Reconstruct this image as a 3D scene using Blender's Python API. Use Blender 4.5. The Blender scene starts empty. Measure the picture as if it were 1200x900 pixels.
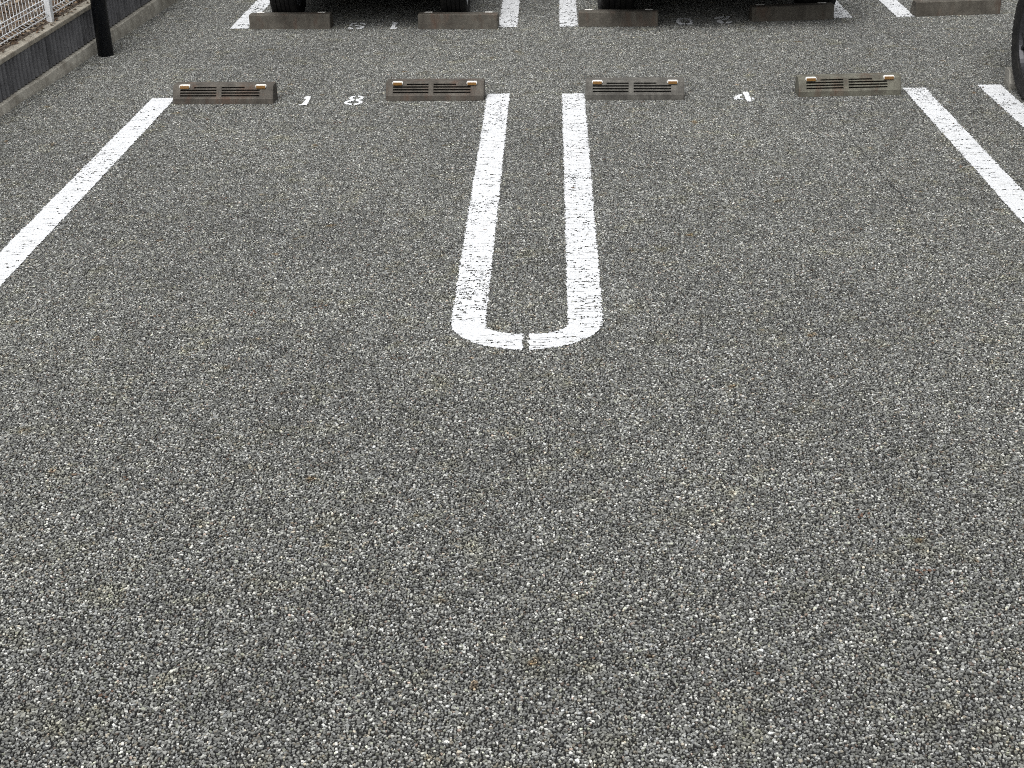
import bpy, bmesh, math, random
import numpy as np
from mathutils import Vector, Matrix
R = math.radians
SC = bpy.context.scene
COL = SC.collection
random.seed(7)
RNG = np.random.default_rng(11)

# ------------------------------------------------------------------ camera
cam_h = 2.1733
fw = Vector((-0.031723394, 0.897762356, -0.439336292))
rt = Vector((0.999469643, 0.025260168, -0.020551323))
up = Vector((0.007352496, 0.439755245, 0.898087560))
cd = bpy.data.cameras.new('camera'); co = bpy.data.objects.new('camera', cd); COL.objects.link(co)
cd.sensor_width = 36; cd.lens = 1650 * 36 / 1200; cd.clip_start = 0.05; cd.clip_end = 1500
co.matrix_world = Matrix(((rt.x, up.x, -fw.x, 0), (rt.y, up.y, -fw.y, 0), (rt.z, up.z, -fw.z, cam_h), (0, 0, 0, 1)))
SC.camera = co
SC.cycles.use_denoising = False
SC.cycles.filter_width = 0.95
SC.cycles.max_bounces = 6

# ------------------------------------------------------------------ light
SUN_EL, SUN_AZ = R(62), R(200)          # high veiled sun, behind and left of the camera
W = bpy.data.worlds.new('World'); SC.world = W; W.use_nodes = True
nt = W.node_tree; nt.nodes.clear()
sky = nt.nodes.new('ShaderNodeTexSky'); sky.sky_type = 'NISHITA'; sky.sun_disc = False
sky.sun_elevation = SUN_EL; sky.sun_rotation = SUN_AZ
sky.air_density = 1.0; sky.dust_density = 6.0; sky.ozone_density = 1.0
hs = nt.nodes.new('ShaderNodeHueSaturation'); hs.inputs['Saturation'].default_value = 0.12   # grey cloud cover
bg = nt.nodes.new('ShaderNodeBackground'); bg.inputs['Strength'].default_value = 0.15
wo = nt.nodes.new('ShaderNodeOutputWorld')
nt.links.new(sky.outputs[0], hs.inputs['Color']); nt.links.new(hs.outputs[0], bg.inputs['Color']); nt.links.new(bg.outputs[0], wo.inputs[0])
sl = bpy.data.lights.new('sun', 'SUN'); so = bpy.data.objects.new('sun', sl); COL.objects.link(so)
sl.energy = 1.3; sl.angle = R(35); sl.color = (1, 0.985, 0.96)
sd = Vector((math.sin(SUN_AZ) * math.cos(SUN_EL), math.cos(SUN_AZ) * math.cos(SUN_EL), math.sin(SUN_EL)))
so.rotation_euler = sd.to_track_quat('Z', 'Y').to_euler(); so.location = (0, 0, 30)
SC.view_settings.view_transform = 'Standard'; SC.view_settings.look = 'None'
SC.view_settings.gamma = 1; SC.view_settings.exposure = -0.06

# ------------------------------------------------------------------ helpers
def link(o, parent=None):
    COL.objects.link(o)
    if parent: o.parent = parent
    return o
def meta(o, label=None, cat=None, group=None, kind=None):
    if label: o['label'] = label
    if cat: o['category'] = cat
    if group: o['group'] = group
    if kind: o['kind'] = kind
    return o
def empty(name, loc=(0, 0, 0), rz=0.0):
    o = bpy.data.objects.new(name, None); o.location = loc; o.rotation_euler = (0, 0, rz); o.empty_display_size = .1
    return link(o)
def mob(name, verts, faces, mat, parent=None, smooth=False):
    me = bpy.data.meshes.new(name); me.from_pydata([tuple(v) for v in verts], [], [tuple(f) for f in faces]); me.update()
    if mat: me.materials.append(mat)
    if smooth: me.polygons.foreach_set('use_smooth', [True] * len(me.polygons))
    return link(bpy.data.objects.new(name, me), parent)
def fromb(name, bm, mat, parent=None, smooth=False):
    bmesh.ops.recalc_face_normals(bm, faces=bm.faces)
    me = bpy.data.meshes.new(name); bm.to_mesh(me); bm.free()
    if mat: me.materials.append(mat)
    if smooth: me.polygons.foreach_set('use_smooth', [True] * len(me.polygons))
    return link(bpy.data.objects.new(name, me), parent)
def bbox(bm, x0, x1, y0, y1, z0, z1, bev=0, seg=1):
    r = bmesh.ops.create_cube(bm, size=1, matrix=Matrix.Translation(((x0+x1)/2, (y0+y1)/2, (z0+z1)/2)) @ Matrix.Diagonal((x1-x0, y1-y0, z1-z0, 1)))
    if bev:
        es = list({e for v in r['verts'] for e in v.link_edges})
        bmesh.ops.bevel(bm, geom=es, offset=bev, segments=seg, affect='EDGES', profile=.6)
    return r
def box(name, x0, x1, y0, y1, z0, z1, mat, parent=None, bev=0, seg=2):
    bm = bmesh.new(); bbox(bm, x0, x1, y0, y1, z0, z1, bev, seg); return fromb(name, bm, mat, parent)
def extrude_x(bm, prof, x0, x1, caps=(True, True)):
    a = [bm.verts.new((x0, y, z)) for y, z in prof]; b = [bm.verts.new((x1, y, z)) for y, z in prof]; n = len(prof)
    for i in range(n): bm.faces.new((a[i], a[(i+1) % n], b[(i+1) % n], b[i]))
    if caps[0]: bm.faces.new(a[::-1])
    if caps[1]: bm.faces.new(b)
def lathe_x(bm, prof, n=48, close=True):
    """prof: (x, r) spun round the X axis"""
    rings = [[bm.verts.new((x, r*math.cos(2*math.pi*k/n), r*math.sin(2*math.pi*k/n))) for k in range(n)] for x, r in prof]
    m = len(rings)
    for i in range(m if close else m-1):
        A, B = rings[i], rings[(i+1) % m]
        for k in range(n): bm.faces.new((A[k], A[(k+1) % n], B[(k+1) % n], B[k]))
def copy_tree(o, parent=None):
    c = o.copy(); COL.objects.link(c)
    if parent: c.parent = parent
    for ch in list(o.children): copy_tree(ch, c)
    return c

# ------------------------------------------------------------------ materials
def M(name, col=(.5, .5, .5), rough=.6, metal=0, spec=.5, build=None):
    m = bpy.data.materials.new(name); m.use_nodes = True; t = m.node_tree; b = t.nodes['Principled BSDF']
    b.inputs['Base Color'].default_value = (*col, 1); b.inputs['Roughness'].default_value = rough
    b.inputs['Metallic'].default_value = metal; b.inputs['Specular IOR Level'].default_value = spec
    if build: build(t, b)
    return m
def N(t, typ, **kw):
    n = t.nodes.new(typ)
    for k, v in kw.items():
        if k in n.inputs: n.inputs[k].default_value = v
        else: setattr(n, k, v)
    return n
def ramp(t, fac, stops):
    r = t.nodes.new('ShaderNodeValToRGB'); e = r.color_ramp.elements
    while len(e) < len(stops): e.new(.5)
    for i, (p, c) in enumerate(stops): e[i].position = p; e[i].color = (*c, 1) if len(c) == 3 else c
    t.links.new(fac, r.inputs[0]); return r.outputs[0]
def mix(t, a, b, fac, mode='MIX'):
    n = t.nodes.new('ShaderNodeMix'); n.data_type = 'RGBA'; n.blend_type = mode
    for i, v in ((0, fac), (6, a), (7, b)):
        if hasattr(v, 'links'): t.links.new(v, n.inputs[i])
        else: n.inputs[i].default_value = v if i == 0 else (*v, 1)
    return n.outputs[2]
def noise(t, vec, scale, detail=3, rough=.6):
    n = N(t, 'ShaderNodeTexNoise', Scale=scale, Detail=detail, Roughness=rough)
    if vec is not None: t.links.new(vec, n.inputs['Vector'])
    return n.outputs['Fac']
def bump(t, b, h, strength, dist):
    n = N(t, 'ShaderNodeBump', Strength=strength, Distance=dist); t.links.new(h, n.inputs['Height']); t.links.new(n.outputs[0], b.inputs['Normal'])
def gvec(t): return t.nodes.new('ShaderNodeNewGeometry').outputs['Position']
def ovec(t): return t.nodes.new('ShaderNodeTexCoord').outputs['Object']
def mapv(t, v, sc):
    n = t.nodes.new('ShaderNodeMapping'); n.inputs['Scale'].default_value = sc; t.links.new(v, n.inputs['Vector']); return n.outputs[0]

def wear_tone(t, col):
    """the lot's uneven wear: cloudy tone, brown rust specks, faint mossy tint"""
    p = gvec(t)
    c = mix(t, col, ramp(t, noise(t, p, .75, 6, .62), [(.32, (.84, .84, .845)), (.66, (1.11, 1.11, 1.10))]), 1.0, 'MULTIPLY')
    c = mix(t, c, ramp(t, noise(t, p, 9, 3, .6), [(.35, (.88, .88, .88)), (.65, (1.1, 1.1, 1.1))]), 1.0, 'MULTIPLY')
    moss = ramp(t, noise(t, p, 5.5, 3, .7), [(.55, (0, 0, 0)), (.75, (1, 1, 1))])
    c = mix(t, c, mix(t, c, (1.03, 1.0, .84), 1.0, 'MULTIPLY'), moss)
    rust = ramp(t, noise(t, p, 11, 2, .5), [(.70, (0, 0, 0)), (.76, (1, 1, 1))])
    return mix(t, c, mix(t, c, (.82, .64, .50), 1.0, 'MULTIPLY'), rust)

def b_stone(t, b):
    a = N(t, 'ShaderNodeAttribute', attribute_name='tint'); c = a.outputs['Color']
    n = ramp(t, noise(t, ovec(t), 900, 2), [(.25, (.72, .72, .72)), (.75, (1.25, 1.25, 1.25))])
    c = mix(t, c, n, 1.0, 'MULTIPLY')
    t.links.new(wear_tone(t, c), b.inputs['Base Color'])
m_stone = M('asphalt_stone', rough=.62, spec=.4, build=b_stone)
def b_asph(t, b):
    p = gvec(t)
    v = N(t, 'ShaderNodeTexVoronoi', Scale=105.0); t.links.new(p, v.inputs['Vector'])
    e = N(t, 'ShaderNodeTexVoronoi', Scale=105.0, feature='DISTANCE_TO_EDGE'); t.links.new(p, e.inputs['Vector'])
    s = N(t, 'ShaderNodeSeparateColor'); t.links.new(v.outputs['Color'], s.inputs[0])
    c = ramp(t, s.outputs[0], [(0, (.07, .07, .068)), (.6, (.17, .17, .165)), (.9, (.30, .30, .29)), (1, (.5, .5, .48))])
    c = mix(t, (.02, .02, .02), c, ramp(t, e.outputs['Distance'], [(.05, (0, 0, 0)), (.22, (1, 1, 1))]))
    t.links.new(wear_tone(t, c), b.inputs['Base Color'])
    bump(t, b, e.outputs['Distance'], .6, .004)
m_asph = M('asphalt', rough=.8, build=b_asph)
def b_paint(t, b):
    p = gvec(t)
    c = mix(t, (.80, .82, .84), (.68, .69, .69), ramp(t, noise(t, p, 14, 5, .7), [(.48, (0, 0, 0)), (.75, (1, 1, 1))]))
    c = mix(t, c, (.42, .41, .39), ramp(t, noise(t, p, 160, 2, .6), [(.66, (0, 0, 0)), (.78, (1, 1, 1))]))
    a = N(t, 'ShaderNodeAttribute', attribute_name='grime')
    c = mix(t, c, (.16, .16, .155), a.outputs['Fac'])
    t.links.new(c, b.inputs['Base Color'])
m_paint = M('road_paint', rough=.65, build=b_paint)
def b_conc(t, b, base=(.30, .29, .26), dark=(.13, .12, .10), rust=True, sc=1.0):
    p = gvec(t)
    c = mix(t, base, dark, ramp(t, noise(t, p, 9*sc, 6, .7), [(.35, (0, 0, 0)), (.68, (1, 1, 1))]))
    st = noise(t, mapv(t, p, (28, 28, 2.0)), 1.0, 3, .6)       # vertical run marks
    c = mix(t, c, dark, ramp(t, st, [(.5, (0, 0, 0)), (.75, (.8, .8, .8))]))
    if rust:
        r = noise(t, mapv(t, p, (12, 12, 4)), 1.0, 4, .6)
        c = mix(t, c, (.105, .060, .040), ramp(t, r, [(.52, (0, 0, 0)), (.72, (.75, .75, .75))]))
    c = mix(t, c, ramp(t, noise(t, p, 220, 3, .6), [(.3, (.7, .7, .7)), (.7, (1.3, 1.3, 1.3))]), 1.0, 'MULTIPLY')
    t.links.new(c, b.inputs['Base Color']); bump(t, b, noise(t, p, 260, 4, .7), .5, .003)
m_stopnear = M('weathered_resin_concrete', rough=.85, build=lambda t, b: b_conc(t, b, (.135, .122, .103), (.055, .049, .041), True, 1.2))
m_stopgrey = M('grey_weathered_concrete', rough=.85, build=lambda t, b: b_conc(t, b, (.165, .158, .14), (.066, .062, .055), False, 1.5))
m_stoplight = M('dusty_concrete', rough=.85, build=lambda t, b: b_conc(t, b, (.36, .35, .31), (.18, .17, .15), False, 1.3))
m_stopfar = M('weathered_concrete', rough=.85, build=lambda t, b: b_conc(t, b, (.135, .124, .103), (.066, .058, .047), True, 1.2))
m_stoppale = M('lichened_concrete', rough=.85, build=lambda t, b: b_conc(t, b, (.19, .188, .15), (.085, .078, .062), True, 1.4))
m_foot = M('footing_concrete', rough=.9, build=lambda t, b: b_conc(t, b, (.55, .53, .46), (.26, .24, .20), False))
m_cope = M('coping_concrete', rough=.9, build=lambda t, b: b_conc(t, b, (.46, .43, .36), (.24, .21, .165), False, .8))
def b_block(t, b):
    p = gvec(t)
    c = mix(t, (.215, .215, .225), (.12, .12, .127), ramp(t, noise(t, p, 4, 5, .7), [(.35, (0, 0, 0)), (.65, (1, 1, 1))]))
    c = mix(t, c, (.06, .06, .064), ramp(t, noise(t, mapv(t, p, (14, 14, 1.2)), 1, 3), [(.55, (0, 0, 0)), (.72, (1, 1, 1))]))
    c = mix(t, c, ramp(t, noise(t, p, 240, 3, .6), [(.3, (.65, .65, .65)), (.7, (1.35, 1.35, 1.35))]), 1.0, 'MULTIPLY')
    t.links.new(c, b.inputs['Base Color']); bump(t, b, noise(t, p, 240, 4, .7), .6, .003)
m_block = M('ribbed_block', rough=.9, build=b_block)
m_white = M('white_coated_metal', (.86, .88, .90), .35)
def b_pole(t, b):
    p = gvec(t)
    c = mix(t, (.006, .008, .013), (.03, .03, .03), ramp(t, noise(t, p, 70, 3), [(.72, (0, 0, 0)), (.8, (1, 1, 1))]))
    t.links.new(c, b.inputs['Base Color'])
m_pole = M('black_coated_steel', rough=.45, build=b_pole)
def b_soil(t, b):
    p = gvec(t)
    c = ramp(t, noise(t, p, 30, 5, .7), [(.3, (.05, .036, .026)), (.55, (.13, .10, .075)), (.75, (.26, .22, .17))])
    t.links.new(c, b.inputs['Base Color']); bump(t, b, noise(t, p, 60, 5, .7), .8, .02)
m_soil = M('leafy_soil', rough=.95, build=b_soil)
m_leaf = M('dead_leaf', rough=.8, build=lambda t, b: t.links.new(N(t, 'ShaderNodeAttribute', attribute_name='tint').outputs['Color'], b.inputs['Base Color']))
m_amber = M('amber_reflector', (.26, .135, .04), .25, spec=.6)
def b_lens(t, b):
    c = mix(t, (.85, .84, .80), (.55, .45, .32), ramp(t, noise(t, gvec(t), 120, 2), [(.55, (0, 0, 0)), (.75, (.7, .7, .7))]))
    t.links.new(c, b.inputs['Base Color'])
m_lens = M('white_reflector_shell', rough=.35, build=b_lens)
def b_tyre(t, b):
    c = mix(t, (.014, .014, .014), (.035, .033, .03), ramp(t, noise(t, ovec(t), 18, 4, .7), [(.45, (0, 0, 0)), (.7, (1, 1, 1))]))
    t.links.new(c, b.inputs['Base Color'])
m_tyre = M('tyre_rubber', rough=.8, spec=.3, build=b_tyre)
m_rimb = M('black_alloy', (.045, .045, .05), .38, .5)
m_rims = M('silver_alloy', (.45, .46, .47), .35, .9)
m_disc = M('brake_steel', (.2, .2, .2), .4, .9)
m_under = M('underbody_black', (.008, .008, .008), .95, spec=.1)
m_trim = M('black_plastic', (.02, .02, .02), .5)
m_glass = M('dark_car_glass', (.012, .014, .016), .06, spec=.6)
def carpaint(name, c):
    def f(t, b):
        b.inputs['Coat Weight'].default_value = .6; b.inputs['Coat Roughness'].default_value = .08
        n = mix(t, c, tuple(x*.85 for x in c), ramp(t, noise(t, ovec(t), 3, 3), [(.3, (0, 0, 0)), (.7, (1, 1, 1))]))
        t.links.new(n, b.inputs['Base Color'])
    return M(name, c, .38, .3, build=f)
m_red = M('red_lamp', (.30, .01, .01), .15); m_clear = M('clear_lamp', (.6, .62, .65), .1); m_plate = M('plate_white', (.7, .7, .68), .4)

# ------------------------------------------------------------------ ground
g = mob('ground', [(-400, -400, -.016), (400, -400, -.016), (400, 400, -.016), (-400, 400, -.016)], [(0, 1, 2, 3)], m_asph)
meta(g, 'grey asphalt ground stretching out around the parking lot', kind='structure')

# the coarse open-graded stones: a few half-metre patches of loose-packed stones laid again and again, turned at random
TS = 0.5; NV = 5
def stone_patch(rng):
    n = int(round(TS / .0070)); s = TS / n
    ii, jj = np.meshgrid(np.arange(n), np.arange(n), indexing='ij')
    px = (ii.ravel() + .5 + rng.uniform(-.45, .45, n*n) + .25*(jj.ravel() % 2)) * s - TS/2
    py = (jj.ravel() + .5 + rng.uniform(-.45, .45, n*n)) * s - TS/2
    k = n*n; r = rng.uniform(.0030, .0058, k); big = rng.random(k) < .05; r[big] *= 1.32
    zt = -rng.random(k)**1.4 * .0024; zt[big] = -rng.random(big.sum())*.0010
    m = 5; asp = rng.uniform(.52, .95, k); rot = rng.uniform(0, math.tau, k)
    V = []; 
    base = np.arange(m) * math.tau / m
    ang = base[None, :] + rng.uniform(-.38, .38, (k, m)); rad = rng.uniform(.80, 1.22, (k, m))
    cx = np.cos(ang)*rad*asp[:, None]; cy = np.sin(ang)*rad
    X = (cx*np.cos(rot)[:, None] - cy*np.sin(rot)[:, None]) * r[:, None]; Y = (cx*np.sin(rot)[:, None] + cy*np.cos(rot)[:, None]) * r[:, None]
    tx = rng.normal(0, .13, k)[:, None]; ty = rng.normal(0, .13, k)[:, None]
    rings = []
    for sc, dz in ((1.04, -.0065), (.98, -.0011), (.80, 0.0)):
        x = X*sc; y = Y*sc
        z = zt[:, None] + dz + (x*tx + y*ty)*(1 if dz > -.005 else 0)
        z = np.minimum(z, .0004)
        rings.append(np.stack([px[:, None]+x, py[:, None]+y, z + np.zeros_like(x)], 2))
    V = np.concatenate(rings, 1).reshape(-1, 3)           # k * 18 verts
    F = []
    for i in range(m):
        j = (i+1) % m
        F.append([i, j, m+j, m+i]); F.append([m+i, m+j, 2*m+j, 2*m+i])
    F = np.array(F)
    quads = (F[None] + (np.arange(k)*3*m)[:, None, None]).reshape(-1, 4)
    top = (np.arange(2*m, 3*m)[None] + (np.arange(k)*3*m)[:, None])
    # tint
    L = np.clip(np.exp(rng.normal(math.log(STONE_L), .54, k)), .03, .75)
    w = rng.random(k); col = np.stack([L*.985, L, L*.935], 1)
    a = w < .055; col[a] = np.stack([L*1.08, L*1.0, L*.82], 1)[a]
    a = (w > .055) & (w < .072); col[a] = np.stack([L*.95, L*.76, L*.64], 1)[a]
    a = (w > .072) & (w < .12); col[a] = np.stack([L*.98, L*1.02, L*.84], 1)[a]
    a = (w > .12) & (w < .145); col[a] = (.66, .66, .63)
    a = (w > .145) & (w < .28); col[a] = np.stack([L*.97, L*1.0, L*.99], 1)[a]
    C = np.concatenate([np.repeat(col[:, None]*.13, m, 1), np.repeat(col[:, None]*.66, m, 1), np.repeat(col[:, None]*1.06, m, 1)], 1).reshape(-1, 3)   # lower rings darkened: shade of the gaps painted in, along with bitumen film
    # bitumen sheet under the stones
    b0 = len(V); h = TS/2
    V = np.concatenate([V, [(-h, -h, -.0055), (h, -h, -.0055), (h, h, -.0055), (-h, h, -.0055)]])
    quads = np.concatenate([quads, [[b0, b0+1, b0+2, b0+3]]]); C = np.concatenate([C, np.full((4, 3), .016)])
    return V, quads, top, C
STONE_L = .188
Vs, Qs, Ts, Cs, Vq, Vt = [], [], [], [], [], []
off = 0
for k in range(NV):
    v, q, t6, c = stone_patch(RNG)
    Vs.append(v); Qs.append(q+off); Ts.append(t6+off); Cs.append(c); Vq.append(np.full(len(q), k)); Vt.append(np.full(len(t6), k)); off += len(v)
V = np.concatenate(Vs); Q = np.concatenate(Qs); T6 = np.concatenate(Ts); C = np.concatenate(Cs)
def fast_mesh(name, V, polys, mat):
    me = bpy.data.meshes.new(name); me.vertices.add(len(V)); me.vertices.foreach_set('co', np.asarray(V, np.float32).ravel())
    idx = np.concatenate([p.ravel() for p in polys]); tot = np.concatenate([np.full(len(p), p.shape[1]) for p in polys])
    me.loops.add(len(idx)); me.loops.foreach_set('vertex_index', idx.astype(np.int32))
    st = np.concatenate([[0], np.cumsum(tot)[:-1]]); me.polygons.add(len(tot)); me.polygons.foreach_set('loop_start', st.astype(np.int32))
    me.update(calc_edges=True); me.validate()
    if mat: me.materials.append(mat)
    return me
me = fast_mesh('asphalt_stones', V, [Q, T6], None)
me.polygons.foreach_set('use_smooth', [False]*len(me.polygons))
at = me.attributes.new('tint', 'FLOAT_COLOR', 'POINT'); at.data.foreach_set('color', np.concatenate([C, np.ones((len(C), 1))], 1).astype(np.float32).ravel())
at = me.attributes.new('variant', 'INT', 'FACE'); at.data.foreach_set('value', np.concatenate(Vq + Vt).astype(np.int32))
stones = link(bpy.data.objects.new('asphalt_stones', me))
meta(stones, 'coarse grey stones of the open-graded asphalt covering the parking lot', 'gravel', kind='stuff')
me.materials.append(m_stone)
ng = bpy.data.node_groups.new('lay_stones', 'GeometryNodeTree')
ng.interface.new_socket('Geometry', in_out='INPUT', socket_type='NodeSocketGeometry'); ng.interface.new_socket('Geometry', in_out='OUTPUT', socket_type='NodeSocketGeometry')
gi = ng.nodes.new('NodeGroupInput'); go = ng.nodes.new('NodeGroupOutput'); lk = ng.links.new
att = ng.nodes.new('GeometryNodeInputNamedAttribute'); att.data_type = 'INT'; att.inputs['Name'].default_value = 'variant'
g2i = ng.nodes.new('GeometryNodeGeometryToInstance')
for k in reversed(range(NV)):
    cmpn = ng.nodes.new('FunctionNodeCompare'); cmpn.data_type = 'INT'; cmpn.operation = 'EQUAL'
    ia = [s for s in cmpn.inputs if s.type == 'INT']; lk([o for o in att.outputs if o.enabled][0], ia[0]); ia[1].default_value = k
    sep = ng.nodes.new('GeometryNodeSeparateGeometry'); sep.domain = 'FACE'
    lk(gi.outputs[0], sep.inputs[0]); lk([o for o in cmpn.outputs if o.enabled][0], sep.inputs['Selection']); lk(sep.outputs[0], g2i.inputs[0])
NX, NY = 16, 23
grid = ng.nodes.new('GeometryNodeMeshGrid')
grid.inputs['Size X'].default_value = (NX-1)*TS; grid.inputs['Size Y'].default_value = (NY-1)*TS
grid.inputs['Vertices X'].default_value = NX; grid.inputs['Vertices Y'].default_value = NY
tr = ng.nodes.new('GeometryNodeTransform'); tr.inputs['Translation'].default_value = (-3.5 + (NX*TS)/2, 1.5 + (NY*TS)/2, 0)
iop = ng.nodes.new('GeometryNodeInstanceOnPoints'); iop.inputs['Pick Instance'].default_value = True
ri = ng.nodes.new('FunctionNodeRandomValue'); ri.data_type = 'INT'
def isock(n, name, val):
    for s in n.inputs:
        if s.name == name and s.enabled and s.type == 'INT': s.default_value = val
isock(ri, 'Min', 0); isock(ri, 'Max', NV-1); ri.inputs['Seed'].default_value = 3
rr = ng.nodes.new('FunctionNodeRandomValue'); rr.data_type = 'INT'; isock(rr, 'Min', 0); isock(rr, 'Max', 3); rr.inputs['Seed'].default_value = 9
mu = ng.nodes.new('ShaderNodeMath'); mu.operation = 'MULTIPLY'; mu.inputs[1].default_value = math.pi/2
cx = ng.nodes.new('ShaderNodeCombineXYZ')
iout = lambda n: [o for o in n.outputs if o.enabled][0]
lk(grid.outputs['Mesh'], tr.inputs['Geometry']); lk(tr.outputs[0], iop.inputs['Points']); lk(g2i.outputs[0], iop.inputs['Instance'])
lk(iout(ri), iop.inputs['Instance Index']); lk(iout(rr), mu.inputs[0]); lk(mu.outputs[0], cx.inputs[2])
e2r = ng.nodes.new('FunctionNodeEulerToRotation'); lk(cx.outputs[0], e2r.inputs[0]); lk(e2r.outputs[0], iop.inputs['Rotation'])
lk(iop.outputs[0], go.inputs[0])
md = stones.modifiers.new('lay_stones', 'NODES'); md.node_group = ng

# ------------------------------------------------------------------ paint lying over the stones
CELL = .0085
def hash2(i, j, s):
    h = (i.astype(np.int64)*73856093) ^ (j.astype(np.int64)*19349663) ^ (s*83492791)
    h = (h ^ (h >> 13)) * 1274126177 & 0x7fffffff
    h = (h ^ (h >> 16)) * 668265263 & 0x7fffffff
    return (h % 100003) / 100003.0
def vor(x, y):
    ci, cj = np.floor(x/CELL), np.floor(y/CELL)
    f1 = np.full(x.shape, 9.); f2 = f1.copy(); hid = np.zeros(x.shape); hid2 = hid.copy()
    for a in (-1, 0, 1):
        for b in (-1, 0, 1):
            i, j = ci+a, cj+b
            qx = (i + .5 + (hash2(i, j, 1)-.5)*.9)*CELL; qy = (j + .5 + (hash2(i, j, 2)-.5)*.9)*CELL
            d = np.hypot(x-qx, y-qy)/CELL; h = hash2(i, j, 3); h2 = hash2(i, j, 4)
            n = d < f1; f2 = np.where(n, f1, np.minimum(f2, d)); hid = np.where(n, h, hid); hid2 = np.where(n, h2, hid2); f1 = np.where(n, d, f1)
    return f1, f2, hid, hid2
def blob(x, y, s, sc):
    """cheap smooth value noise"""
    X, Y = x/sc, y/sc; i, j = np.floor(X), np.floor(Y); u, v = X-i, Y-j; u = u*u*(3-2*u); v = v*v*(3-2*v)
    a = hash2(i, j, s); b = hash2(i+1, j, s); c = hash2(i, j+1, s); d = hash2(i+1, j+1, s)
    return (a*(1-u)+b*u)*(1-v)+(c*(1-u)+d*u)*v
def seg_poly(x, y, poly):
    """signed distance to polygon, inside positive"""
    P = np.array(poly); n = len(P); d = np.full(x.shape, 9.); ins = np.zeros(x.shape, bool)
    for k in range(n):
        a, b = P[k], P[(k+1) % n]; e = b-a; wx, wy = x-a[0], y-a[1]
        t = np.clip((wx*e[0]+wy*e[1])/(e@e), 0, 1); d = np.minimum(d, np.hypot(wx-t*e[0], wy-t*e[1]))
        c = ((a[1] > y) != (b[1] > y)) & (x < (b[0]-a[0])*(y-a[1])/(b[1]-a[1]+1e-12)+a[0]); ins ^= c
    return np.where(ins, d, -d)
def paint(name, bb, sdf, label, cat=None, step=.003, rag=.0065, wear=.5, z0=.0024, group=None):
    x0, x1, y0, y1 = bb; m = .006
    nx, ny = int((x1-x0+2*m)/step)+2, int((y1-y0+2*m)/step)+2
    gx, gy = np.meshgrid(x0-m+np.arange(nx)*step, y0-m+np.arange(ny)*step, indexing='ij'); x, y = gx.ravel(), gy.ravel()
    f1, f2, h, h2 = vor(x, y); e = f2-f1
    s = sdf(x, y) - (h2-.5)*rag*1.3 - (blob(x, y, 31, .05)-.5)*.004
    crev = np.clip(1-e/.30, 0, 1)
    z = z0 + (h-.5)*.0016 - .0030*crev**1.3*(.5+h2)
    z = np.maximum(z, -.004)
    patch = blob(x, y, 21, .35)*.6+blob(x, y, 22, .08)*.4
    hole = (e < .13*(h2+.3)) & (hash2(np.floor(x/CELL*.7), np.floor(y/CELL*1.5), 8) + (patch-.5)*.9 > 1-.10*wear)
    hole |= (h > 1-.004*wear) & (f1 < .45)
    sp = .024; row = np.floor((y + .012*(blob(x, y*.2, 61, .045)-.5))/sp)          # hairline breaks running across the line
    yl = (row+.2+.6*hash2(row, row*3, 62))*sp + .007*(blob(x, y*0+row, 63, .02)-.5) + .010*(blob(x, row*1., 65, .07)-.5)
    hair = (np.abs(y-yl) < .0016+.0022*blob(x, row*1.7, 66, .03)) & (blob(x, row*2.3, 64, .045) > .78-.38*wear)
    hole |= hair & (h2 > .80)
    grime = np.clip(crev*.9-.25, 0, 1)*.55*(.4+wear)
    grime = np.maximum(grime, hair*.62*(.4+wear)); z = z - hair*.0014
    ok = (s > 0) & ~hole
    idx = np.arange(nx*ny).reshape(nx, ny)
    q = np.stack([idx[:-1, :-1], idx[1:, :-1], idx[1:, 1:], idx[:-1, 1:]], -1).reshape(-1, 4)
    q = q[ok[q].sum(1) >= 4]
    used, inv = np.unique(q.ravel(), return_inverse=True)
    jx = (hash2(idx.ravel(), idx.ravel()*7, 5)-.5)*step*.6; jy = (hash2(idx.ravel(), idx.ravel()*5, 6)-.5)*step*.6
    me = fast_mesh(name, np.stack([x+jx, y+jy, z], 1)[used], [inv.reshape(-1, 4)], m_paint)
    me.polygons.foreach_set('use_smooth', [True]*len(me.polygons))
    at = me.attributes.new('grime', 'FLOAT', 'POINT'); at.data.foreach_set('value', grime[used].astype(np.float32))
    o = link(bpy.data.objects.new(name, me)); meta(o, label, cat, group, 'structure'); return o
def rect_line(x0, x1, y0, y1, label, dx0=0., step=.003, wear=.5, skew=0.):
    P = [(x0, y0), (x1, y0), (x1+dx0, y1+skew), (x0+dx0, y1)]
    lo, hi = min(x0, x0+dx0), max(x1, x1+dx0)
    return paint('parking_line', (lo, hi, y0, y1+abs(skew)), lambda x, y: seg_poly(x, y, P), label, step=step, wear=wear)
def j_line(side, label, wear=.5):
    """one half of the U: straight leg, then a quarter turn into the middle"""
    cxm, cyc, Ro, Ri = -.1135, 5.022, .296, .156
    yt = 8.452 if side < 0 else 8.432
    def f(x, y):
        xx = np.abs(x-cxm)
        do = np.where(y > 4.995, Ro-xx, (1-np.hypot(xx/Ro, (y-4.995)/.270))*.28)
        di = np.where(y > 4.965, xx-Ri, (np.hypot(xx/Ri, (y-4.965)/.096)-1)*.11)
        d = np.minimum(do, di)
        gap = (-(x-cxm)-.010) if side < 0 else ((x-cxm)-.010)
        return np.minimum(np.minimum(d, yt-y), gap)
    bb = (cxm-Ro, cxm, cyc-Ro, yt) if side < 0 else (cxm, cxm+Ro, cyc-Ro, yt)
    return paint('parking_line', bb, f, label, step=.003, wear=wear)
rect_line(-2.466, -2.318, 4.75, 8.462, 'white bay line left of the bay numbered 18, running up to its leftmost wheel stop', wear=.45)
j_line(-1, 'left half of the white painted U between the two empty bays', .5)
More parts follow.
